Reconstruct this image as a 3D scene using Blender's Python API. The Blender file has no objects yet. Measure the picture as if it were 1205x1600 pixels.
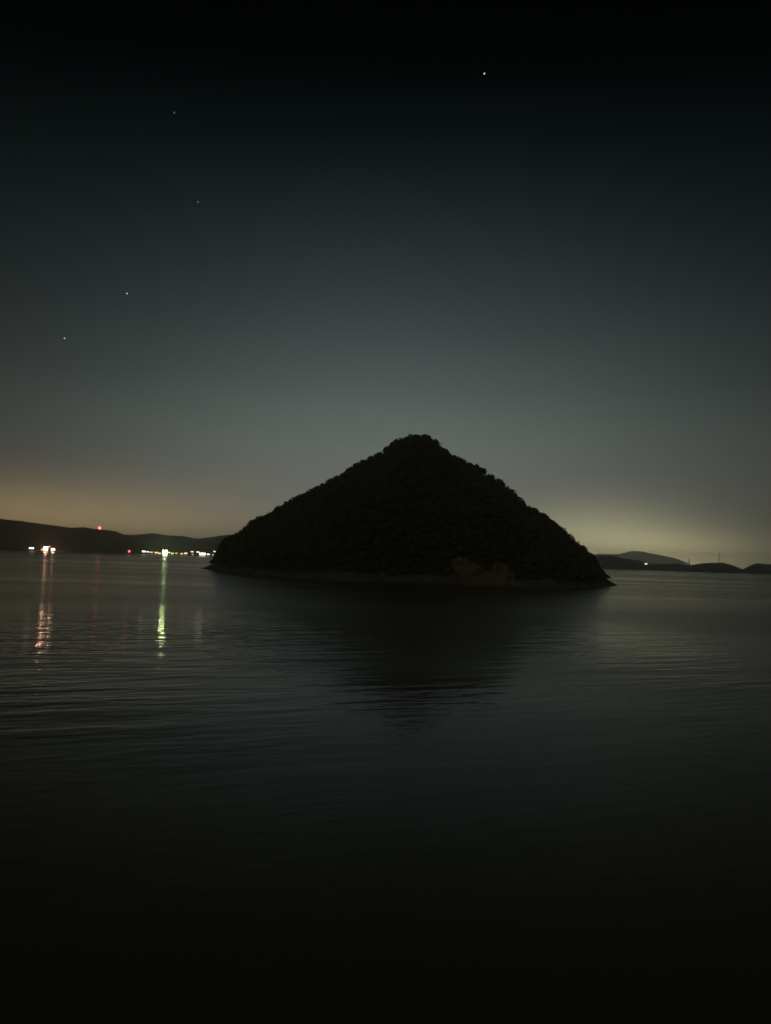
import bpy, math, random
import numpy as np
from mathutils import Vector, Matrix

random.seed(7)
rng = np.random.default_rng(7)
S = bpy.context.scene
COL = S.collection
D2R = math.radians

# ------------------------------------------------------------------ camera
CAM_H = 13.0
F = 1155.0                      # focal length in pixels of the 1205 x 1600 photograph
ROLL = math.atan(0.0325)
PITCH = math.atan(72 * math.cos(ROLL) / F)
f0 = Vector((0, math.cos(PITCH), math.sin(PITCH)))
u0 = Vector((0, -math.sin(PITCH), math.cos(PITCH)))
r0 = Vector((1, 0, 0))
rc = math.cos(ROLL) * r0 + math.sin(ROLL) * u0
uc = math.cos(ROLL) * u0 - math.sin(ROLL) * r0
cam = bpy.data.cameras.new('camera')
cam.sensor_fit = 'VERTICAL'
cam.sensor_height = 36.0
cam.sensor_width = 27.1
cam.lens = 36.0 * F / 1600.0
cam.clip_start = 0.5
cam.clip_end = 60000
camo = bpy.data.objects.new('camera', cam)
COL.objects.link(camo)
m = Matrix.Identity(4)
for i in range(3):
    m[i][0], m[i][1], m[i][2] = rc[i], uc[i], -f0[i]
m[2][3] = CAM_H
camo.matrix_world = m
S.camera = camo


def ray(px, py):
    return (f0 * F + rc * (px - 602.5) - uc * (py - 800.0)).normalized()


def at(px, py, dist):
    """world point seen at a photograph pixel, at a forward distance (y) from the camera"""
    d = ray(px, py)
    return Vector((0, 0, CAM_H)) + d * (dist / d.y)


def wl(px, py):
    d = ray(px, py)
    return Vector((0, 0, CAM_H)) + d * (-CAM_H / d.z)


# ------------------------------------------------------------------ exposure
S.cycles.volume_bounces = 3
S.cycles.light_sampling_threshold = 0.0
S.view_settings.view_transform = 'Standard'
S.view_settings.look = 'None'
S.view_settings.exposure = 0.0
S.view_settings.gamma = 1.0
S.view_settings.use_curve_mapping = False

# ------------------------------------------------------------------ sky and added fill light
FILL_EL, FILL_AZ = D2R(24), D2R(196)          # direction of the added fill, from behind the camera
W = bpy.data.worlds.new('World')
S.world = W
W.use_nodes = True
nt = W.node_tree
for n in list(nt.nodes):
    nt.nodes.remove(n)


def N(t, **k):
    n = nt.nodes.new(t)
    for a, b in k.items():
        setattr(n, a, b)
    return n


def L(a, b):
    nt.links.new(a, b)


def M(op, a, b=None, c=None):
    n = N('ShaderNodeMath', operation=op)
    for i, v in enumerate((a, b, c)):
        if v is None:
            continue
        if isinstance(v, (int, float)):
            n.inputs[i].default_value = v
        else:
            L(v, n.inputs[i])
    return n.outputs[0]


def lin(c):
    return tuple((v / 255 / 12.92) if v / 255 <= 0.04045 else ((v / 255 + 0.055) / 1.055) ** 2.4 for v in c)


tc = N('ShaderNodeTexCoord')
sp = N('ShaderNodeSeparateXYZ')
L(tc.outputs['Generated'], sp.inputs[0])
x_, y_, z_ = sp.outputs
el = M('MULTIPLY', M('ARCSINE', M('MAXIMUM', z_, 0.0)), 180 / math.pi)      # degrees
az = M('MULTIPLY', M('ARCTAN2', x_, y_), 180 / math.pi)
t = M('DIVIDE', el, 45.0)
ramp = N('ShaderNodeValToRGB')
ramp.color_ramp.interpolation = 'B_SPLINE'
SKY = [(0, (119, 118, 108)), (3, (118, 119, 111)), (6, (111, 114, 108)), (9.5, (98, 107, 102)), (13, (79, 88, 86)),
       (18, (55, 64, 64)), (23, (36, 45, 45)), (28, (16, 25, 25)), (32.5, (2.5, 6, 6)), (36.5, (0.3, 0.5, 0.5)), (45, (0, 0, 0))]
els = ramp.color_ramp.elements
while len(els) > 1:
    els.remove(els[0])
for i, (e, c) in enumerate(SKY):
    q = els[0] if i == 0 else els.new(e / 45)
    q.position = e / 45
    q.color = (*lin(c), 1)
L(t, ramp.inputs[0])


def gauss(az0, waz, el0, wel, skirt=None):
    a = M('DIVIDE', M('SUBTRACT', az, az0), waz)
    e = M('DIVIDE', M('SUBTRACT', el, el0), wel)
    s = M('ADD', M('MULTIPLY', a, a), M('MULTIPLY', e, e))
    return M('EXPONENT', M('MULTIPLY', s, -1.0))


def scaled(col, fac):
    n = N('ShaderNodeVectorMath', operation='SCALE')
    if isinstance(col, tuple):
        n.inputs[0].default_value = col
    else:
        L(col, n.inputs[0])
    if isinstance(fac, (int, float)):
        n.inputs['Scale'].default_value = fac
    else:
        L(fac, n.inputs['Scale'])
    return n.outputs[0]


def add(a, b):
    n = N('ShaderNodeVectorMath', operation='ADD')
    L(a, n.inputs[0])
    L(b, n.inputs[1])
    return n.outputs[0]


# the dome of town light is brightest beyond the island and fades round the compass
afall = M('ADD', M('MULTIPLY', gauss(0.5, 24, 0, 1e6), 0.84), 0.18)
# slow unevenness of the thin high cloud
nz = N('ShaderNodeTexNoise')
mp = N('ShaderNodeMapping')
mp.inputs['Scale'].default_value = (1.6, 1.6, 5.0)
L(tc.outputs['Generated'], mp.inputs[0])
L(mp.outputs[0], nz.inputs['Vector'])
nz.inputs['Scale'].default_value = 1.4
nz.inputs['Detail'].default_value = 3
uneven = M('ADD', M('MULTIPLY', nz.outputs['Fac'], 0.24), 0.88)
base = scaled(ramp.outputs[0], M('MULTIPLY', afall, uneven))
glow = add(base, scaled((0.58, 0.385, 0.15), gauss(-25, 16, 0, 3.3)))
glow = add(glow, scaled((0.80, 0.74, 0.38), gauss(16, 7, 0, 3.1)))
glow = add(glow, scaled((1.2, 1.0, 0.52), gauss(21, 6, 0, 1.7)))
bg = N('ShaderNodeBackground')
L(glow, bg.inputs['Color'])
bg.inputs['Strength'].default_value = 1.0
sky = N('ShaderNodeTexSky')
sky.sky_type = 'NISHITA'
sky.sun_disc = False
sky.sun_elevation = FILL_EL
sky.sun_rotation = FILL_AZ
sky.altitude = 10
bg2 = N('ShaderNodeBackground')
L(sky.outputs[0], bg2.inputs['Color'])
bg2.inputs['Strength'].default_value = 0.00005
ad = N('ShaderNodeAddShader')
L(bg.outputs[0], ad.inputs[0])
L(bg2.outputs[0], ad.inputs[1])
out = N('ShaderNodeOutputWorld')
L(ad.outputs[0], out.inputs['Surface'])

fill = bpy.data.lights.new('fill_light', 'SUN')  # unseen warm fill added to lift the beach and island, standing in for shore glow
fill.energy = 0.14
fill.angle = D2R(0.5)
fill.color = (1.0, 0.86, 0.66)
mo = bpy.data.objects.new('fill_light', fill)
COL.objects.link(mo)
dv = Vector((math.sin(FILL_AZ) * math.cos(FILL_EL), math.cos(FILL_AZ) * math.cos(FILL_EL), math.sin(FILL_EL)))
mo.rotation_euler = dv.to_track_quat('Z', 'Y').to_euler()
mo.location = dv * 300

# ------------------------------------------------------------------ helpers


def tag(o, label=None, cat=None, group=None, kind=None):
    if label:
        o['label'] = label
    if cat:
        o['category'] = cat
    if group:
        o['group'] = group
    if kind:
        o['kind'] = kind
    return o


def np_mesh(name, V, Fq, mat, parent=None, smooth=False):
    """one mesh object from numpy vertices and an (n,k) face array"""
    me = bpy.data.meshes.new(name)
    V = np.asarray(V, dtype=np.float32)
    Fq = np.asarray(Fq, dtype=np.int32)
    k = Fq.shape[1]
    me.vertices.add(len(V))
    me.vertices.foreach_set('co', V.ravel())
    me.loops.add(Fq.size)
    me.loops.foreach_set('vertex_index', Fq.ravel())
    me.polygons.add(len(Fq))
    me.polygons.foreach_set('loop_start', np.arange(0, Fq.size, k, dtype=np.int32))
    me.polygons.foreach_set('use_smooth', np.full(len(Fq), smooth))
    me.update(calc_edges=True)
    me.materials.append(mat)
    o = bpy.data.objects.new(name, me)
    COL.objects.link(o)
    o.parent = parent
    return o


def py_mesh(name, V, Fc, mat, parent=None, smooth=False):
    me = bpy.data.meshes.new(name)
    me.from_pydata([tuple(v) for v in V], [], Fc)
    me.update()
    for p in me.polygons:
        p.use_smooth = smooth
    me.materials.append(mat)
    o = bpy.data.objects.new(name, me)
    COL.objects.link(o)
    o.parent = parent
    return o


def empty(name, loc):
    o = bpy.data.objects.new(name, None)
    o.empty_display_size = 1
    COL.objects.link(o)
    o.location = loc
    return o


def mat_new(name):
    mt = bpy.data.materials.new(name)
    mt.use_nodes = True
    b = mt.node_tree.nodes['Principled BSDF']
    return mt, mt.node_tree, b


def ground_mat(name, c1, c2, scale, rough=0.9, bump=0.0):
    mt, t, b = mat_new(name)
    g = t.nodes.new('ShaderNodeNewGeometry')
    n = t.nodes.new('ShaderNodeTexNoise')
    n.inputs['Scale'].default_value = scale
    n.inputs['Detail'].default_value = 6
    t.links.new(g.outputs['Position'], n.inputs['Vector'])
    r = t.nodes.new('ShaderNodeValToRGB')
    r.color_ramp.elements[0].position = 0.35
    r.color_ramp.elements[0].color = (*c1, 1)
    r.color_ramp.elements[1].position = 0.68
    r.color_ramp.elements[1].color = (*c2, 1)
    t.links.new(n.outputs['Fac'], r.inputs[0])
    t.links.new(r.outputs[0], b.inputs['Base Color'])
    b.inputs['Roughness'].default_value = rough
    b.inputs['Specular IOR Level'].default_value = 0.2
    if bump:
        bp = t.nodes.new('ShaderNodeBump')
        bp.inputs['Distance'].default_value = bump
        t.links.new(n.outputs['Fac'], bp.inputs['Height'])
        t.links.new(bp.outputs[0], b.inputs['Normal'])
    return mt


M_SOIL = ground_mat('undergrowth', (0.030, 0.034, 0.018), (0.055, 0.055, 0.028), 0.15)
M_LEAF = ground_mat('foliage', (0.072, 0.078, 0.040), (0.105, 0.108, 0.054), 0.09)
M_ROCK = ground_mat('bare_rock', (0.075, 0.068, 0.046), (0.20, 0.17, 0.11), 0.16, bump=2.0)
M_SAND = ground_mat('shingle', (0.075, 0.072, 0.055), (0.15, 0.135, 0.10), 0.2, bump=0.3)
M_BARK = ground_mat('bark', (0.05, 0.04, 0.03), (0.09, 0.07, 0.05), 2.0)
M_HILL = ground_mat('far_woodland', (0.035, 0.042, 0.022), (0.060, 0.062, 0.032), 0.02)
M_STEEL = ground_mat('galvanised_steel', (0.25, 0.25, 0.25), (0.35, 0.35, 0.34), 2.0, rough=0.5)


def vnoise(x, y, seed=0):
    """smooth value noise, vectorised"""
    xi = np.floor(x).astype(np.int64)
    yi = np.floor(y).astype(np.int64)
    fx = x - xi
    fy = y - yi
    fx = fx * fx * (3 - 2 * fx)
    fy = fy * fy * (3 - 2 * fy)

    def h(a, b):
        n = (a * 374761393 + b * 668265263 + seed * 1442695041) & 0xffffffff
        n = ((n ^ (n >> 13)) * 1274126177) & 0xffffffff
        return ((n ^ (n >> 16)) & 0xffff) / 65535.0
    return (h(xi, yi) * (1 - fx) + h(xi + 1, yi) * fx) * (1 - fy) + (h(xi, yi + 1) * (1 - fx) + h(xi + 1, yi + 1) * fx) * fy


def fbm(x, y, o=4, seed=0):
    s, a, tot = 0, 1, 0
    for i in range(o):
        s = s + a * (vnoise(x * 2 ** i, y * 2 ** i, seed + i) - 0.5)
        tot += a
        a *= 0.5
    return s / tot


def grid_faces(nx, ny):
    i = np.arange(nx - 1)[None, :] + nx * np.arange(ny - 1)[:, None]
    i = i.ravel()
    return np.stack([i, i + 1, i + 1 + nx, i + nx], 1)


# ------------------------------------------------------------------ water
def water_material():
    mt, t, b = mat_new('sea_water')
    b.inputs['Base Color'].default_value = (0.095, 0.098, 0.058, 1)
    b.inputs['Roughness'].default_value = 0.03
    b.inputs['IOR'].default_value = 1.33
    b.inputs['Specular IOR Level'].default_value = 0.30
    g = t.nodes.new('ShaderNodeNewGeometry')

    def mapped(scale, rot, w=(0, 0, 0)):
        q = t.nodes.new('ShaderNodeMapping')
        q.vector_type = 'TEXTURE'          # turned first, then stretched along the crests
        q.inputs['Scale'].default_value = tuple(1 / v_ for v_ in scale)
        q.inputs['Rotation'].default_value = (0, 0, D2R(rot))
        q.inputs['Location'].default_value = w
        t.links.new(g.outputs['Position'], q.inputs[0])
        return q.outputs[0]

    def noise(vec, scale, detail=2, rough=0.5, dist=0.0):
        n = t.nodes.new('ShaderNodeTexNoise')
        n.inputs['Scale'].default_value = scale
        n.inputs['Detail'].default_value = detail
        n.inputs['Roughness'].default_value = rough
        n.inputs['Distortion'].default_value = dist
        t.links.new(vec, n.inputs['Vector'])
        return n.outputs['Fac']

    def mth(op, a, b_):
        n = t.nodes.new('ShaderNodeMath')
        n.operation = op
        for i, v in enumerate((a, b_)):
            if isinstance(v, (int, float)):
                n.inputs[i].default_value = v
            else:
                t.links.new(v, n.inputs[i])
        return n.outputs[0]
    # swell: long crests lying across the view; chop: shorter; ripple: small
    swell = noise(mapped((0.22, 1.0, 1.0), 21), 0.27, 2, 0.45, 0.3)
    chop = noise(mapped((0.36, 1.0, 1.0), 20), 0.85, 2, 0.5, 0.2)
    rip = noise(mapped((0.4, 1.0, 1.0), 12), 2.4, 2, 0.5)
    # wind patches and slicks
    patch = noise(mapped((0.5, 1.0, 1.0), 4), 0.012, 3, 0.5, 0.4)
    pr = t.nodes.new('ShaderNodeMapRange')
    pr.inputs['From Min'].default_value = 0.44
    pr.inputs['From Max'].default_value = 0.62
    pr.inputs['To Min'].default_value = 0.35
    pr.inputs['To Max'].default_value = 1.15
    t.links.new(patch, pr.inputs['Value'])
    # catspaws: gusts ruffling the water in three places
    def sep():
        n = t.nodes.new('ShaderNodeSeparateXYZ')
        t.links.new(g.outputs['Position'], n.inputs[0])
        return n.outputs
    sx, sy_, _ = sep()
    gust = None
    for cx, cy, rx, ry_, amp in ((-42, 106, 30, 60, 1.45), (40, 120, 17, 48, 0.75), (6, 74, 7, 7, 0.5), (30, 185, 12, 40, 0.3)):
        ex = mth('DIVIDE', mth('SUBTRACT', sx, float(cx)), float(rx))
        ey = mth('DIVIDE', mth('SUBTRACT', sy_, float(cy)), float(ry_))
        e_ = mth('MULTIPLY', mth('EXPONENT', mth('MULTIPLY', mth('ADD', mth('MULTIPLY', ex, ex), mth('MULTIPLY', ey, ey)), -1.0), 0.0), amp)
        gust = e_ if gust is None else mth('ADD', gust, e_)
    pm = mth('MULTIPLY', mth('ADD', gust, 0.075), pr.outputs[0])
    h = mth('ADD', mth('MULTIPLY', swell, 0.44), mth('MULTIPLY', chop, 0.16))
    h = mth('ADD', mth('MULTIPLY', h, pm), mth('MULTIPLY', rip, 0.008))
    bp = t.nodes.new('ShaderNodeBump')
    bp.inputs['Distance'].default_value = 1.0
    t.links.new(h, bp.inputs['Height'])
    t.links.new(bp.outputs[0], b.inputs['Normal'])
    # the near shore is sheltered; the open bay is ruffled more finely
    sy = t.nodes.new('ShaderNodeSeparateXYZ')
    t.links.new(g.outputs['Position'], sy.inputs[0])
    ry = t.nodes.new('ShaderNodeMapRange')
    ry.inputs['From Min'].default_value = 40
    ry.inputs['From Max'].default_value = 215
    ry.inputs['To Min'].default_value = 0.008
    ry.inputs['To Max'].default_value = 0.15
    t.links.new(sy.outputs[1], ry.inputs['Value'])
    t.links.new(ry.outputs[0], b.inputs['Roughness'])
    # fine ruffling between the crests blurs most of the reflection
    b2 = t.nodes.new('ShaderNodeBsdfPrincipled')
    for k_ in ('Base Color', 'IOR', 'Specular IOR Level'):
        b2.inputs[k_].default_value = b.inputs[k_].default_value
    b2.inputs['Roughness'].default_value = 0.30
    t.links.new(bp.outputs[0], b2.inputs['Normal'])
    mx = t.nodes.new('ShaderNodeMixShader')
    band = noise(mapped((0.10, 1.0, 1.0), 2), 0.0075, 3, 0.55, 0.3)     # long slicks and ruffled lanes
    br = t.nodes.new('ShaderNodeMapRange')
    br.inputs['From Min'].default_value = 0.40
    br.inputs['From Max'].default_value = 0.60
    br.inputs['To Min'].default_value = 0.38
    br.inputs['To Max'].default_value = 0.86
    t.links.new(band, br.inputs['Value'])
    t.links.new(mth('MULTIPLY', br.outputs[0], mth('SUBTRACT', 1.0, mth('MULTIPLY', gust, 0.55))), mx.inputs[0])
    t.links.new(b.outputs[0], mx.inputs[1])
    t.links.new(b2.outputs[0], mx.inputs[2])
    t.links.new(mx.outputs[0], t.nodes['Material Output'].inputs['Surface'])
    return mt


XS = np.concatenate([np.linspace(-14500, -2000, 14), np.linspace(-1800, 1800, 37), np.linspace(2000, 14500, 14)])
YS = np.concatenate([np.linspace(-400, 1600, 21), np.linspace(1800, 18500, 26)])
gx, gy = np.meshgrid(XS, YS)
V = np.stack([gx.ravel(), gy.ravel(), np.zeros(gx.size)], 1)
tag(np_mesh('water', V, grid_faces(len(XS), len(YS)), water_material()), kind='structure')

# ------------------------------------------------------------------ the island
SIL = [(325, 886), (330, 880), (340, 862), (350, 842), (365, 837), (378, 830), (390, 815), (400, 811), (420, 803), (440, 790),
       (462, 777), (480, 769), (500, 758), (520, 748), (540, 738), (550, 728), (565, 720), (590, 710), (605, 699), (620, 687),
       (640, 680), (655, 679), (668, 681), (680, 688), (692, 700), (705, 710), (720, 716), (732, 725), (745, 727), (757, 733),
       (775, 747), (795, 763), (810, 775), (820, 789), (835, 795), (850, 803), (870, 820), (885, 832), (900, 848), (915, 858),
       (925, 867), (932, 875), (940, 888), (950, 902), (956, 908), (962, 913)]
SHORE_PX = [(323, 887), (345, 892), (380, 897), (430, 902), (480, 905.5), (540, 908), (600, 909.5), (660, 911), (720, 913.5), (780, 916),
            (830, 918.5), (870, 920), (905, 920.5), (935, 918.5), (950, 916.5), (963, 914)]
front = [wl(*p) for p in SHORE_PX]
PK = at(652, 720, 590)
PK = Vector((PK.x, PK.y, 0))
back = [Vector((150, 560, 0)), Vector((165, 620, 0)), Vector((150, 700, 0)), Vector((100, 765, 0)), Vector((20, 800, 0)),
        Vector((-70, 795, 0)), Vector((-130, 750, 0))]
shore = [(math.atan2(p.y - PK.y, p.x - PK.x), math.hypot(p.x - PK.x, p.y - PK.y)) for p in front + back]
shore.sort()
SA = np.array([s[0] for s in shore])
SR = np.array([s[1] for s in shore])
SA3 = np.concatenate([SA - 2 * math.pi, SA, SA + 2 * math.pi])
SR3 = np.concatenate([SR, SR, SR])
IX = np.arange(-260, 260.1, 2.0)
IY = np.arange(330, 880.1, 2.0)
gx, gy = np.meshgrid(IX, IY)
th = np.arctan2(gy - PK.y, gx - PK.x)
rr = np.hypot(gx - PK.x, gy - PK.y)
Rs = np.interp(th, SA3, SR3) + 3.0 * fbm(th * 9, th * 0 + 3.3, 3, 5)
q = rr / Rs
# conical hill: convex flanks, a steep foot, spurs and gullies running down
prof = np.where(q < 1, (1 - q) ** 0.93, 0)
spur = fbm(th * 2.6 + 7, q * 1.2, 3, 11)
lump = fbm(gx / 38, gy / 38, 4, 3)
H = 112.0 * prof * (1 + 0.20 * spur * np.clip(q * 2, 0, 1)) + 9 * lump * np.clip((1 - q) * 6, 0, 1) * np.clip(q * 3, 0, 1)
foot = np.clip((1 - q) * Rs / 7.0, 0, 1)
H = H + 3.0 * foot
CANOPY = 4.0
sil_el = []
sil_px = np.arange(326, 962, 1.0)
sil_y = np.interp(sil_px, [p[0] for p in SIL], [p[1] for p in SIL])
az_t, tan_t = [], []
for a, b_ in zip(sil_px, sil_y):
    d = ray(a, b_)
    az_t.append(math.atan2(d.x, d.y))
    tan_t.append(d.z / math.hypot(d.x, d.y))
az_t = np.array(az_t)
tan_t = np.array(tan_t)
o_ = np.argsort(az_t)
az_t, tan_t = az_t[o_], tan_t[o_]
AZ = np.arctan2(gx, gy)
DD = np.hypot(gx, gy)
nb = 118
edges = np.linspace(az_t[0], az_t[-1], nb + 1)
mid = (edges[1:] + edges[:-1]) / 2
idx = np.clip(np.digitize(AZ, edges) - 1, 0, nb - 1)
inside = (AZ > edges[0]) & (AZ < edges[-1]) & (q < 1)
want = np.interp(mid, az_t, tan_t)
smf = 3
for it in range(12):
    s = np.ones(nb)
    tot = np.where(q < 1, H + CANOPY * np.clip((H - 3) / 4, 0, 1), -5)
    tn = (tot - CAM_H) / DD
    for k in range(nb):
        mk = inside & (idx == k)
        if not mk.any():
            continue
        j = np.argmax(np.where(mk, tn, -9))
        need = CAM_H + want[k] * DD.flat[j] - CANOPY * np.clip((H.flat[j] - 3) / 4, 0, 1)
        s[k] = np.clip(need / max(H.flat[j], 1.0), 0.3, 3)
    ker = np.ones(smf) / smf
    s = np.clip(s, 0.85, 1.15)
    s = np.convolve(np.pad(s, smf // 2, mode='edge'), ker, 'valid')
    fac = np.interp(AZ, mid, s)
    H = np.where(q < 1, H * fac, H)
H[1:-1, 1:-1] = (H[1:-1, 1:-1] * 2 + H[:-2, 1:-1] + H[2:, 1:-1] + H[1:-1, :-2] + H[1:-1, 2:]) / 6
H = np.where(q < 1, H, -np.clip((rr - Rs) * 0.35, 0, 4.0))
H = H + np.where(q < 0.97, 0.8 * fbm(gx / 7, gy / 7, 2, 9), 0)
# bare rock face low on the side towards the camera
pA, pB = wl(700, 914), wl(795, 916)
azA, azB = math.atan2(pA.x, pA.y), math.atan2(pB.x, pB.y)
u_ = (AZ - azA) / (azB - azA)
topz = 14.5 - 3.0 * np.clip(u_ * 1.2, 0, 1) + 5 * fbm(gx / 6, gy / 30, 3, 21) - 4.5 * np.exp(-((u_ - 0.62) / 0.10) ** 2)
edge_n = 0.55 * fbm(gx / 12 + H / 5, gy / 12, 3, 31)
cliff = (u_ > 0.0 + edge_n) & (u_ < 1.0 + edge_n) & (gy < PK.y - 60) & (H > 0) & (H < topz)
beach = (~cliff) & (H < 3.4) & (H > -5) & (q < 1.2)
H = H + np.where(cliff, 0.7 * fbm(gx / 3, gy / 3, 3, 41) + 0.8 * np.sin(H * 1.3), 0)
NX, NY = len(IX), len(IY)
Vt = np.stack([gx.ravel(), gy.ravel(), H.ravel()], 1)
FG = grid_faces(NX, NY)
cf = cliff.ravel()[FG].sum(1) >= 2
bf = (~cf) & (beach.ravel()[FG].sum(1) >= 2) & (H.ravel()[FG].max(1) > -3.9)
under = H.ravel()[FG].max(1) <= -3.9
tf = ~(cf | bf | under)


def sub(name, mask, mat, kind='structure'):
    fcs = FG[mask]
    u, inv = np.unique(fcs.ravel(), return_inverse=True)
    return tag(np_mesh(name, Vt[u], inv.reshape(fcs.shape), mat, smooth=True), kind=kind)


sub('island_hillside', tf, M_SOIL)
sub('beach', bf, M_SAND)
sub('rock_face', cf, M_ROCK)


def hz(x, y):
    fx = (x - IX[0]) / 2.0
    fy = (y - IY[0]) / 2.0
    i = np.clip(np.floor(fx).astype(int), 0, NX - 2)
    j = np.clip(np.floor(fy).astype(int), 0, NY - 2)
    a, b_ = fx - i, fy - j
    return (H[j, i] * (1 - a) + H[j, i + 1] * a) * (1 - b_) + (H[j + 1, i] * (1 - a) + H[j + 1, i + 1] * a) * b_


# ---- forest: leaf-clump quads spread through crowns
def crowns(cx, cy, cz, R, Hc, n, size):
    """n leaf-clump quads for each crown; arrays of equal length"""
    k = len(cx)
    d = rng.normal(size=(k, n, 3))
    d /= np.linalg.norm(d, axis=2, keepdims=True)
    d[..., 2] = np.where(d[..., 2] < -0.35, -d[..., 2], d[..., 2])
    ph = rng.uniform(0, 6.28, (k, 1, 3))
    bump = 1 + 0.17 * np.sin(3 * np.arctan2(d[..., 1], d[..., 0]) + ph[..., 0]) + 0.14 * np.sin(4 * d[..., 2] + 2.3 * d[..., 0] + ph[..., 1])
    rad = (0.62 + 0.38 * rng.uniform(size=(k, n)) ** 0.5) * bump
    c = d * rad[..., None]
    c[..., 0] *= R[:, None]
    c[..., 1] *= R[:, None]
    c[..., 2] *= Hc[:, None]
    c += np.stack([cx, cy, cz], 1)[:, None, :]
    a = rng.normal(size=(k, n, 3))
    a -= 0.6 * d * (a * d).sum(2, keepdims=True)
    a /= np.linalg.norm(a, axis=2, keepdims=True)
    b2 = np.cross(a, rng.normal(size=(k, n, 3)))
    b2 /= np.linalg.norm(b2, axis=2, keepdims=True)
    sz = size * rng.uniform(0.6, 1.3, (k, n, 1)) * 0.5
    a, b2 = a * sz, b2 * sz * 0.8
    P = np.stack([c - a - b2 * 0.5, c + a * 0.3 - b2, c + a + b2 * 0.4, c - a * 0.2 + b2], 2)
    V = P.reshape(-1, 3)
    Fq = np.arange(len(V)).reshape(-1, 4)
    return V, Fq


sp_ = 4.8
tx, ty = np.meshgrid(np.arange(-250, 250, sp_), np.arange(340, 870, sp_))
tx = (tx + rng.uniform(-2.1, 2.1, tx.shape)).ravel()
ty = (ty + rng.uniform(-2.1, 2.1, ty.shape)).ravel()
tz = hz(tx, ty)
ci = np.clip(((tx - IX[0]) / 2).round().astype(int), 0, NX - 1)
cj = np.clip(((ty - IY[0]) / 2).round().astype(int), 0, NY - 1)
ok = (tz > 3.6) & ~cliff[cj, ci]
tx, ty, tz = tx[ok], ty[ok], tz[ok]
low = np.clip((tz - 3) / 8, 0.35, 1)
R = rng.uniform(2.5, 3.4, len(tx)) * (0.6 + 0.4 * low)
Hc = rng.uniform(2.2, 2.9, len(tx)) * (0.6 + 0.4 * low)
V, Fq = crowns(tx, ty, tz + 1.9 * low + Hc * 0.2, R, Hc, 120, 1.0)
tag(np_mesh('island_forest', V, Fq, M_LEAF), kind='stuff',
    label='dense dark forest covering the slopes of the pyramid shaped island', cat='forest')

# ---- single trees that stand up on the skyline of the island
def trunk_mesh(h, r):
    V, Fc = [], []
    ns, seg = 7, 5
    for s_ in range(seg + 1):
        z = h * s_ / seg
        rad = r * (1 - 0.6 * s_ / seg) * (1.35 if s_ == 0 else 1)
        for k in range(ns):
            a = 2 * math.pi * k / ns
            V.append((rad * math.cos(a) + 0.12 * math.sin(z), rad * math.sin(a) + 0.1 * math.cos(z * 1.3), z - 1.0))
    for s_ in range(seg):
        for k in range(ns):
            a, b_ = s_ * ns + k, s_ * ns + (k + 1) % ns
            Fc.append((a, b_, b_ + ns, a + ns))
    # limbs
    for k in range(5):
        a = k * 2.4 + 0.5
        z0 = h * (0.45 + 0.1 * k) - 1.0
        p0 = Vector((0, 0, z0))
        p1 = p0 + Vector((math.cos(a), math.sin(a), 0.9)) * h * 0.28
        i0 = len(V)
        for p, rad in ((p0, r * 0.5), (p1, r * 0.12)):
            for j in range(4):
                b_ = j * math.pi / 2
                V.append((p.x + rad * math.cos(b_), p.y + rad * math.sin(b_), p.z + 0.3 * rad * math.sin(b_)))
        for j in range(4):
            Fc.append((i0 + j, i0 + (j + 1) % 4, i0 + 4 + (j + 1) % 4, i0 + 4 + j))
    return V, Fc


protos = []
for k, (R_, H_) in enumerate(((3.1, 2.9), (3.8, 2.7), (2.6, 3.3))):
    lobes = [(0, 0, 4.2, R_, H_)] + [(R_ * 0.5 * math.cos(a + k), R_ * 0.5 * math.sin(a + k), 4.2 + rng.uniform(-0.6, 1.4), R_ * 0.6, H_ * 0.6)
                                     for a in (0.3, 1.9, 3.4, 5.0)]
    la = np.array(lobes)
    V, Fq = crowns(la[:, 0], la[:, 1], la[:, 2], la[:, 3], la[:, 4], 130, 0.95)
    t_ = empty('broadleaf_tree', (0, 0, -500))
    c_ = np_mesh('crown', V, Fq, M_LEAF, t_)
    TV, TF = trunk_mesh(4.6, 0.28)
    k_ = py_mesh('trunk', TV, TF, M_BARK, t_, True)
    protos.append([t_, c_, k_, False])


def ridge_point(px):
    d = ray(px, float(np.interp(px, [q_[0] for q_ in SIL], [q_[1] for q_ in SIL])))
    a = math.atan2(d.x, d.y)
    rs = np.arange(400, 800, 1.0)
    X, Y = rs * math.sin(a), rs * math.cos(a)
    z = hz(X, Y)
    j = int(np.argmax((z - CAM_H) / rs))
    return Vector((X[j], Y[j], z[j]))


SKY_TREES = [(651, 0, 0.9, 'rounded tree crown forming the very top of the island summit'),
             (745, 1, 0.95, 'broad tree on the shoulder just right of the notch below the summit'),
             (817, 2, 1.05, 'spiky tree standing proud above the step halfway down the right-hand slope'),
             (352, 1, 0.8, 'low bushy tree at the steep left end of the island'),
             (396, 0, 0.9, 'rounded tree above the steep left foot of the island'),
             (463, 2, 0.7, 'small pointed tree on the middle of the left-hand skyline'),
             (548, 1, 0.9, 'bulging tree crown on the upper left-hand skyline')]
SKY_TREES += [(693, 0, 0.75, 'small tree bump on the skyline just right of and below the summit'),
              (720, 2, 0.75, 'small tree at the left lip of the notch below the summit'),
              (779, 1, 0.8, 'low tree bump midway between the shoulder and the step on the right slope'),
              (797, 0, 0.8, 'bushy tree just above the step halfway down the right-hand slope'),
              (848, 2, 0.8, 'bushy tree on the right slope just below the step'),
              (884, 1, 0.8, 'broad low tree bump on the lower right-hand skyline'),
              (914, 0, 0.75, 'tree bump on the skyline left of the faint pinkish light')]
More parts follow.
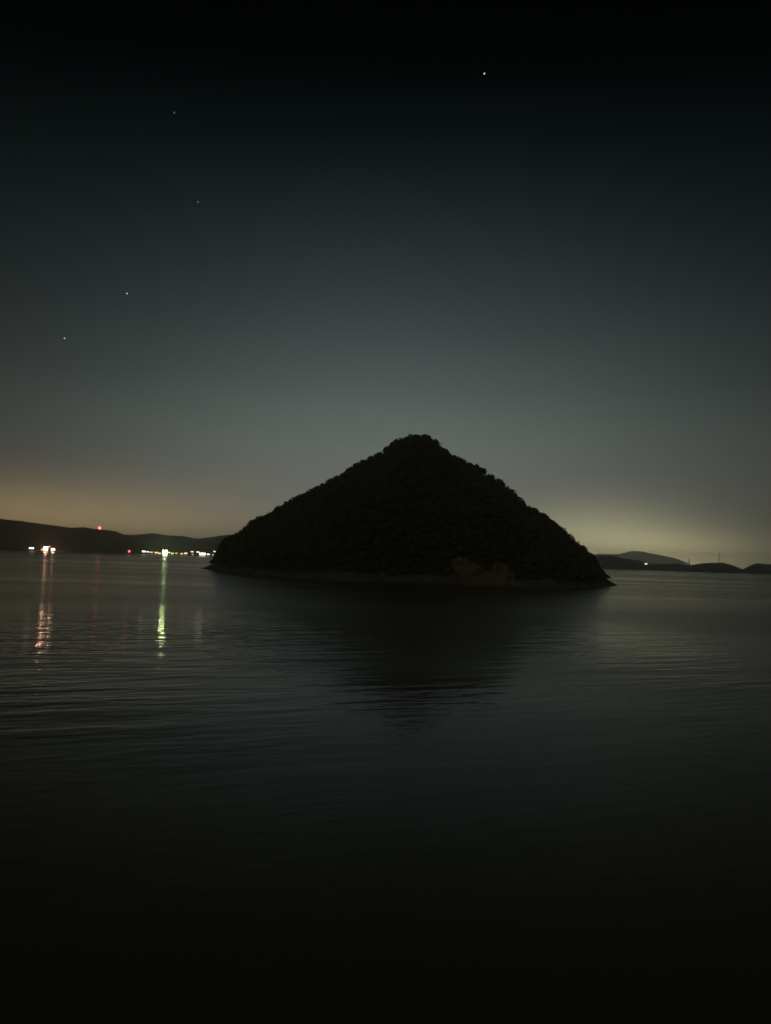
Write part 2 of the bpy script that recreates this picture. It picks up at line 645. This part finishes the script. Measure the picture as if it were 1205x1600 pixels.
for px, k, sc, lab in SKY_TREES:
    p = ridge_point(px)
    pr_ = protos[k]
    if not pr_[3]:
        root = pr_[0]
        pr_[3] = True
    else:
        root = pr_[0].copy()
        COL.objects.link(root)
        for ch in (pr_[1], pr_[2]):
            c2 = ch.copy()
            COL.objects.link(c2)
            c2.parent = root
    root.location = p + Vector((0, 0, -1.6))
    root.rotation_euler = (0, 0, float(rng.uniform(0, 6.28)))
    root.scale = (sc * 0.9,) * 3
    tag(root, lab, 'tree',
        'trees standing out on the skyline of the island')


# ------------------------------------------------------------------ far hills
def hill(name, sil, dr, d0, d1, ext=(0, 0), seed=1, rough=1.0, step=24, rb=None):
    """ridge whose crest, at distance dr, follows the photographed outline; shore at d0, back foot at d1"""
    pts = [at(px, py, dr) for px, py in sil]
    xs = [p.x for p in pts]
    zs = [p.z for p in pts]
    if ext[0]:
        xs = [xs[0] - ext[0] * 1.4, xs[0] - ext[0] * 0.6] + xs
        zs = [-4, zs[0] * 0.7] + zs
    if ext[1]:
        xs = xs + [xs[-1] + ext[1] * 0.6, xs[-1] + ext[1] * 1.4]
        zs = zs + [zs[-1] * 0.7, -4]
    X = np.arange(xs[0], xs[-1], step)
    ys = np.concatenate([np.linspace(d0 - 10, dr, 26), np.linspace(dr, d1, 18)[1:]])
    gx, gy = np.meshgrid(X, ys)
    crest = np.interp(gx * dr / gy, xs, zs)      # spurs fan out away from the bay
    s_ = np.where(gy < dr, (gy - d0) / (dr - d0), (d1 - gy) / (d1 - dr))
    s_ = s_ + 0.05 * fbm(gx / 260, gy * 0 + seed, 2, seed) * (1 - np.clip(s_, 0, 1))
    shp = np.where(s_ > 0, np.sin(np.clip(s_, 0, 1) * math.pi / 2) ** 0.8, s_ * 4)
    h = crest * shp
    h = h + rough * (14 * fbm(gx / 320, gy / 320, 3, seed + 4) * np.clip(s_, 0, 1) * np.clip((1 - s_) * 5, 0, 1)
                     + 3.2 * fbm(gx / 30, gy / 30, 2, seed + 8) * np.clip(s_ * 4, 0, 1))
    V = np.stack([gx.ravel(), gy.ravel(), h.ravel()], 1)
    return tag(np_mesh(name, V, grid_faces(len(X), len(ys)), M_HILL, smooth=True), kind='structure')


hill('hill', [(-40, 808), (0, 811), (30, 814), (60, 818), (110, 825), (130, 824), (150, 827), (180, 830), (195, 836), (215, 848), (235, 858), (250, 863)],
     2750, 2200, 3500, ext=(900, 0), seed=3, step=12)
hill('hill', [(120, 842), (170, 835), (205, 837), (240, 834), (265, 838), (290, 839), (308, 842.5), (330, 840), (350, 838), (390, 836), (430, 842), (480, 850), (560, 862)],
     4300, 2480, 5300, seed=5, step=14, rough=1.4)
hill('hill', [(860, 884), (890, 878), (925, 868), (960, 868), (972, 872), (1000, 876), (1020, 882), (1060, 880.5), (1075, 884), (1100, 880), (1130, 879),
              (1147, 884), (1163, 890.5), (1172, 889)],
     3000, 2650, 3500, seed=8, step=12, rough=0.35)
hill('hill', [(1140, 894), (1160, 890), (1172, 884), (1182, 880), (1205, 882), (1240, 876), (1300, 880)],
     3300, 2900, 4000, ext=(0, 900), seed=10, step=12, rough=0.35)
hill('mountain', [(880, 878), (935, 865), (965, 866), (975, 864), (985, 861), (1000, 861), (1012, 863.5), (1030, 867), (1050, 871), (1066, 876), (1078, 882), (1090, 888), (1100, 893)],
     14000, 12300, 16500, seed=14, step=40, rough=0.8)

# ------------------------------------------------------------------ lights along the far shore


def emis(name, col, strength):
    mt, t, b = mat_new(name)
    b.inputs['Base Color'].default_value = (0.04, 0.04, 0.04, 1)
    b.inputs['Emission Color'].default_value = (*col, 1)
    b.inputs['Emission Strength'].default_value = strength
    return mt


def box(V, Fc, x0, x1, y0, y1, z0, z1):
    i = len(V)
    V += [(x0, y0, z0), (x1, y0, z0), (x1, y1, z0), (x0, y1, z0), (x0, y0, z1), (x1, y0, z1), (x1, y1, z1), (x0, y1, z1)]
    Fc += [(i, i + 3, i + 2, i + 1), (i + 4, i + 5, i + 6, i + 7), (i, i + 1, i + 5, i + 4), (i + 1, i + 2, i + 6, i + 5),
           (i + 2, i + 3, i + 7, i + 6), (i + 3, i, i + 4, i + 7)]


def pole(V, Fc, x, y, z0, z1, r0_, r1_, n=8):
    i = len(V)
    for z, r in ((z0, r0_), (z1, r1_)):
        for k in range(n):
            a = 2 * math.pi * k / n
            V.append((x + r * math.cos(a), y + r * math.sin(a), z))
    for k in range(n):
        Fc.append((i + k, i + (k + 1) % n, i + n + (k + 1) % n, i + n + k))
    Fc.append(tuple(i + n + k for k in range(n)))


def lens(V, Fc, x, y, z, r, ry=0.35):
    """domed lamp glass facing the water (-y)"""
    i = len(V)
    rings, seg = 4, 12
    for a in range(rings):
        th_ = (a + 1) / rings * math.pi / 2
        for k in range(seg):
            p = 2 * math.pi * k / seg
            V.append((x + r * math.sin(th_) * math.cos(p), y - r * ry * math.cos(th_), z + r * math.sin(th_) * math.sin(p)))
    V.append((x, y - r * ry, z))
    for k in range(seg):
        Fc.append((len(V) - 1, i + k, i + (k + 1) % seg))
    for a in range(rings - 1):
        for k in range(seg):
            Fc.append((i + a * seg + k, i + a * seg + (k + 1) % seg, i + (a + 1) * seg + (k + 1) % seg, i + (a + 1) * seg + k))


def ground_at(x, y):
    best = 0.0
    return best


def flood(px, py, dist, w, h_, col, strength, label, cols=3, rows=2, power=0, base_z=0.0, name='floodlight_mast', cat='floodlight', pcol=None,
          group='floodlight masts along the far shore'):
    p = at(px, py, dist)
    w, h_ = w * 1.35, h_ * 1.3
    hgt = p.z - base_z
    root = empty(name, (p.x, p.y, base_z))
    V, Fc = [], []
    pole(V, Fc, 0, 0.5, -2.0, hgt + h_ / 2, 0.35, 0.18)
    py_mesh('pole', V, Fc, M_STEEL, root)
    V, Fc = [], []
    for r_ in range(rows):
        z = hgt + (r_ - (rows - 1) / 2) * h_ / rows
        box(V, Fc, -w / 2, w / 2, 0.05, 0.3, z - 0.12, z + 0.12)
    py_mesh('crossbar', V, Fc, M_STEEL, root)
    V, Fc = [], []
    lens(V, Fc, 0, 0, 0, max(w / cols, h_ / rows) * 0.5)
    lamp = None
    for r_ in range(rows):
        for c_ in range(cols):
            if lamp is None:
                lamp = py_mesh('lamp', V, Fc, emis('lamp_glass', col, strength), root)
                q_ = lamp
            else:
                q_ = lamp.copy()
                COL.objects.link(q_)
                q_.parent = root
            q_.location = ((c_ - (cols - 1) / 2) * w / cols, 0.0, hgt + (r_ - (rows - 1) / 2) * h_ / rows)
    if power:
        l = bpy.data.lights.new('lamp_glow', 'POINT')
        l.energy = power
        l.color = pcol or col
        l.shadow_soft_size = 0.8
        lo = bpy.data.objects.new('lamp_glow', l)
        COL.objects.link(lo)
        lo.parent = root
        lo.location = (0, -3.0, hgt)
    tag(root, label, cat, group)
    return root


WH = (1.0, 0.93, 0.82)
WA = (1.0, 0.62, 0.30)
OR = (1.0, 0.42, 0.16)
YE = (1.0, 0.80, 0.30)
GR = (0.72, 1.0, 0.28)
DA, DB = 2185, 2440
PW = 1.0
flood(49.3, 856.5, DA, 11, 3.6, WH, 2.5, 'white light farthest left on the shore, left of the orange-rimmed pair', 5, 2, 0)
flood(71.5, 857, DA, 9.5, 7.5, (1.0, 0.78, 0.55), 15, 'large white light with an orange rim on the left shore, bigger of the close pair', 4, 3, 0.35e5, pcol=(1.0, 0.30, 0.12))
flood(83, 858.6, DA, 8.5, 4.2, (1.0, 0.80, 0.62), 12, 'smaller white light touching the right side of the large orange-rimmed light', 4, 2, 0.12e5, pcol=(1.0, 0.33, 0.12))
flood(225, 861.6, DB, 9, 3.0, (0.85, 0.90, 0.80), 3, 'dim whitish light between the red shore lamp and the town lights', 4, 2)
flood(236.5, 863, DB, 8, 3.4, (1.0, 0.60, 0.38), 1.3, 'dim peach coloured light at the left end of the town lights', 4, 2)
flood(244.5, 863.4, DB, 9, 3.4, (1.0, 0.74, 0.36), 1.5, 'dim yellowish light close left of the green-haloed light', 4, 2)
flood(258, 862.6, DB, 11, 9.0, (0.85, 1.0, 0.50), 36, 'brightest light on the far shore, greenish with a long green reflection', 4, 3, 0.35e5, pcol=(0.5, 1.0, 0.2))
flood(269.6, 864.8, DB, 7, 3.0, (1.0, 0.84, 0.25), 1.3, 'small yellow light close right of the green-haloed light', 3, 2)
flood(275.8, 864.4, DB, 6, 2.6, (1.0, 0.55, 0.20), 1.2, 'small orange light, second to the right of the green-haloed light', 3, 2)
flood(284, 865.2, DB, 6.5, 3.0, YE, 1.3, 'yellow light, left one of the yellow pair amid the town lights', 3, 2)
flood(290.3, 864.6, DB, 8, 3.6, (1.0, 0.84, 0.42), 1.8, 'pale yellow light, right one of the yellow pair amid the town lights', 4, 2)
flood(300.3, 862, DB, 7, 2.6, (1.0, 0.78, 0.70), 1.8, 'pinkish white light left of the large white light by the island', 4, 2)
flood(309.5, 862.6, DB, 7.5, 3.2, (1.0, 0.84, 0.50), 1.8, 'cream light touching the upper left of the large white light', 4, 2)
flood(316.5, 865.6, DB, 15, 6.2, (1.0, 0.90, 0.78), 3.2, 'large white light nearest the left end of the island', 6, 3, 0.0, pcol=(1.0, 0.85, 0.7))
flood(335.5, 861.6, DB, 5, 2.6, WH, 2.5, 'small white light right beside the left end of the island', 3, 2)
flood(1009.5, 881, 2690, 7, 3.2, WH, 1.9, 'lone white light on the low wooded shore right of the island', 4, 2)


flood(231, 862.2, DB, 6, 2.6, (0.80, 0.95, 0.85), 2.0, 'tiny cool white light just left of the peach coloured light', 3, 2)
flood(249.5, 864.6, DB, 6, 2.6, (1.0, 0.9, 0.3), 1.5, 'yellow light touching the lower left of the green-haloed light', 3, 2)
flood(264.5, 863.2, DB, 6, 2.6, (0.8, 1.0, 0.3), 1.5, 'lime coloured light touching the right side of the green-haloed light', 3, 2)
flood(301.2, 866.2, DB, 4.5, 2.0, (1.0, 0.6, 0.55), 1.0, 'faint pink light low under the pinkish white light', 3, 2)
flood(325.5, 866.2, DB, 6.5, 2.4, (1.0, 0.82, 0.62), 3.0, 'warm light touching the right side of the large white light by the island', 3, 2)
flood(332.2, 866.6, DB, 4.5, 2.0, (1.0, 0.62, 0.5), 0.8, 'faint reddish light low beside the left end of the island', 3, 2)
flood(66, 858.6, DA, 5, 3.0, (1.0, 0.35, 0.12), 3.0, 'orange-red lamp added as halo on the left side of the large orange-rimmed light', 3, 2)  # added lamp imitating the orange halo round the large white one
flood(76.5, 854.4, DA, 5, 3.0, (1.0, 0.30, 0.12), 2.0, 'orange-red lamp added as halo just above and between the close pair of white lights', 3, 2)  # second added lamp, upper part of the same orange halo


# slim chimneys on the low shore to the right
M_CONC = ground_mat('weathered_concrete', (0.22, 0.21, 0.19), (0.34, 0.33, 0.30), 0.5)
for px, ytop, wid, lab in ((1077, 874, 2.0, 'short slim chimney in the dip of the low shore right of the island'),
                           (1124, 864, 1.1, 'tall thin chimney above the rounded low hill at the far right')):
    p = at(px, ytop, 3050)
    root = empty('chimney', (p.x, p.y, 12))
    V, Fc = [], []
    pole(V, Fc, 0, 0, -2, p.z - 12, wid * 1.3, wid * 0.8, 16)
    py_mesh('shaft', V, Fc, M_CONC, root, True)
    V, Fc = [], []
    pole(V, Fc, 0, 0, p.z - 12.0, p.z - 10.8, wid * 1.0, wid * 1.0, 16)
    py_mesh('rim', V, Fc, M_CONC, root)
    tag(root, lab, 'chimney')


# red beacons: lattice mast with a lamp on top
def beacon(px, py, dist, base_z, rad, strength, label, power):
    p = at(px, py, dist)
    root = empty('beacon_mast', (p.x, p.y, base_z))
    hgt = p.z - base_z
    V, Fc = [], []
    w = max(0.5, hgt * 0.06)
    for sx, sy in ((-1, -1), (1, -1), (1, 1), (-1, 1)):
        i = len(V)
        for z, ww in ((-3, w), (hgt - rad, w * 0.35)):
            for k in range(4):
                a = k * math.pi / 2
                V.append((sx * ww + 0.12 * math.cos(a), sy * ww + 0.12 * math.sin(a), z))
        for k in range(4):
            Fc.append((i + k, i + (k + 1) % 4, i + 4 + (k + 1) % 4, i + 4 + k))
    for k in range(6):
        z = hgt * (k + 0.5) / 6
        ww = w * (1 - 0.65 * z / hgt)
        box(V, Fc, -ww, ww, -ww - 0.05, -ww + 0.05, z - 0.06, z + 0.06)
        box(V, Fc, -ww, ww, ww - 0.05, ww + 0.05, z - 0.06, z + 0.06)
    py_mesh('lattice_mast', V, Fc, M_STEEL, root)
    V, Fc = [], []
    seg, rings = 12, 8
    for a in range(rings + 1):
        t1 = math.pi * a / rings
        for k in range(seg):
            t2 = 2 * math.pi * k / seg
            V.append((rad * math.sin(t1) * math.cos(t2), rad * math.sin(t1) * math.sin(t2), hgt + rad * math.cos(t1)))
    for a in range(rings):
        for k in range(seg):
            Fc.append((a * seg + k, a * seg + (k + 1) % seg, (a + 1) * seg + (k + 1) % seg, (a + 1) * seg + k))
    py_mesh('beacon_lamp', V, Fc, emis('beacon_glass', (1.0, 0.09, 0.11), strength), root, True)
    if power:
        l = bpy.data.lights.new('lamp_glow', 'POINT')
        l.energy = power
        l.color = (1.0, 0.08, 0.06)
        l.shadow_soft_size = rad
        lo = bpy.data.objects.new('lamp_glow', l)
        COL.objects.link(lo)
        lo.parent = root
        lo.location = (0, -rad * 1.5, hgt)
    tag(root, label, 'beacon')


beacon(155.8, 825, 2745, 70, 4.8, 8.0, 'bright red beacon on top of the left hill', 0)
beacon(202, 861.4, DA, 0, 3.0, 5.0, 'small red light on the shore left of the town lights', 0)
beacon(928.8, 863.6, 2990, 40, 2.2, 2.5, 'faint pinkish light just past the right flank of the island', 0)

# ------------------------------------------------------------------ stars
STARS = [(757, 115, 22, 0.9, 'brightest star, high in the sky above and right of the island peak'),
         (272.5, 176, 24, 0.10, 'faint star, highest one on the left side of the sky'),
         (309.5, 315.5, 22, 0.16, 'faint star, second from the top on the left side of the sky'),
         (198.5, 458.5, 20, 0.8, 'bright star, second from the left edge of the sky'),
         (101, 528.5, 19, 0.7, 'star farthest left and lowest in the sky'),
         (612, 284, 22, 0.03, 'very faint star high above the left shoulder of the island peak')]
for px, py, r_, e_, lab in STARS:
    d = ray(px, py)
    p = Vector((0, 0, CAM_H)) + d * 24000
    V, Fc = [], []
    seg, rings = 10, 6
    for a in range(rings + 1):
        t1 = math.pi * a / rings
        for k in range(seg):
            t2 = 2 * math.pi * k / seg
            V.append((r_ * math.sin(t1) * math.cos(t2), r_ * math.sin(t1) * math.sin(t2), r_ * math.cos(t1)))
    for a in range(rings):
        for k in range(seg):
            Fc.append((a * seg + k, a * seg + (k + 1) % seg, (a + 1) * seg + (k + 1) % seg, (a + 1) * seg + k))
    o = py_mesh('star', V, Fc, emis('starlight', (0.90, 1.0, 0.97), e_), None, True)
    o.location = p
    tag(o, lab, 'star', 'stars in the night sky')

# ------------------------------------------------------------------ haze
HAZE = 1.1e-4
V, Fc = [], []
box(V, Fc, -14800, 14800, -700, 18800, -5.2, 380)
mt = bpy.data.materials.new('night_haze')
mt.use_nodes = True
t = mt.node_tree
for n in list(t.nodes):
    if n.type != 'OUTPUT_MATERIAL':
        t.nodes.remove(n)
    else:
        on = n
pv = t.nodes.new('ShaderNodeVolumePrincipled')
pv.inputs['Color'].default_value = (0.93, 0.95, 0.95, 1)
pv.inputs['Density'].default_value = HAZE
pv.inputs['Anisotropy'].default_value = 0.85
t.links.new(pv.outputs[0], on.inputs['Volume'])
tag(py_mesh('haze', V, Fc, mt), kind='stuff')
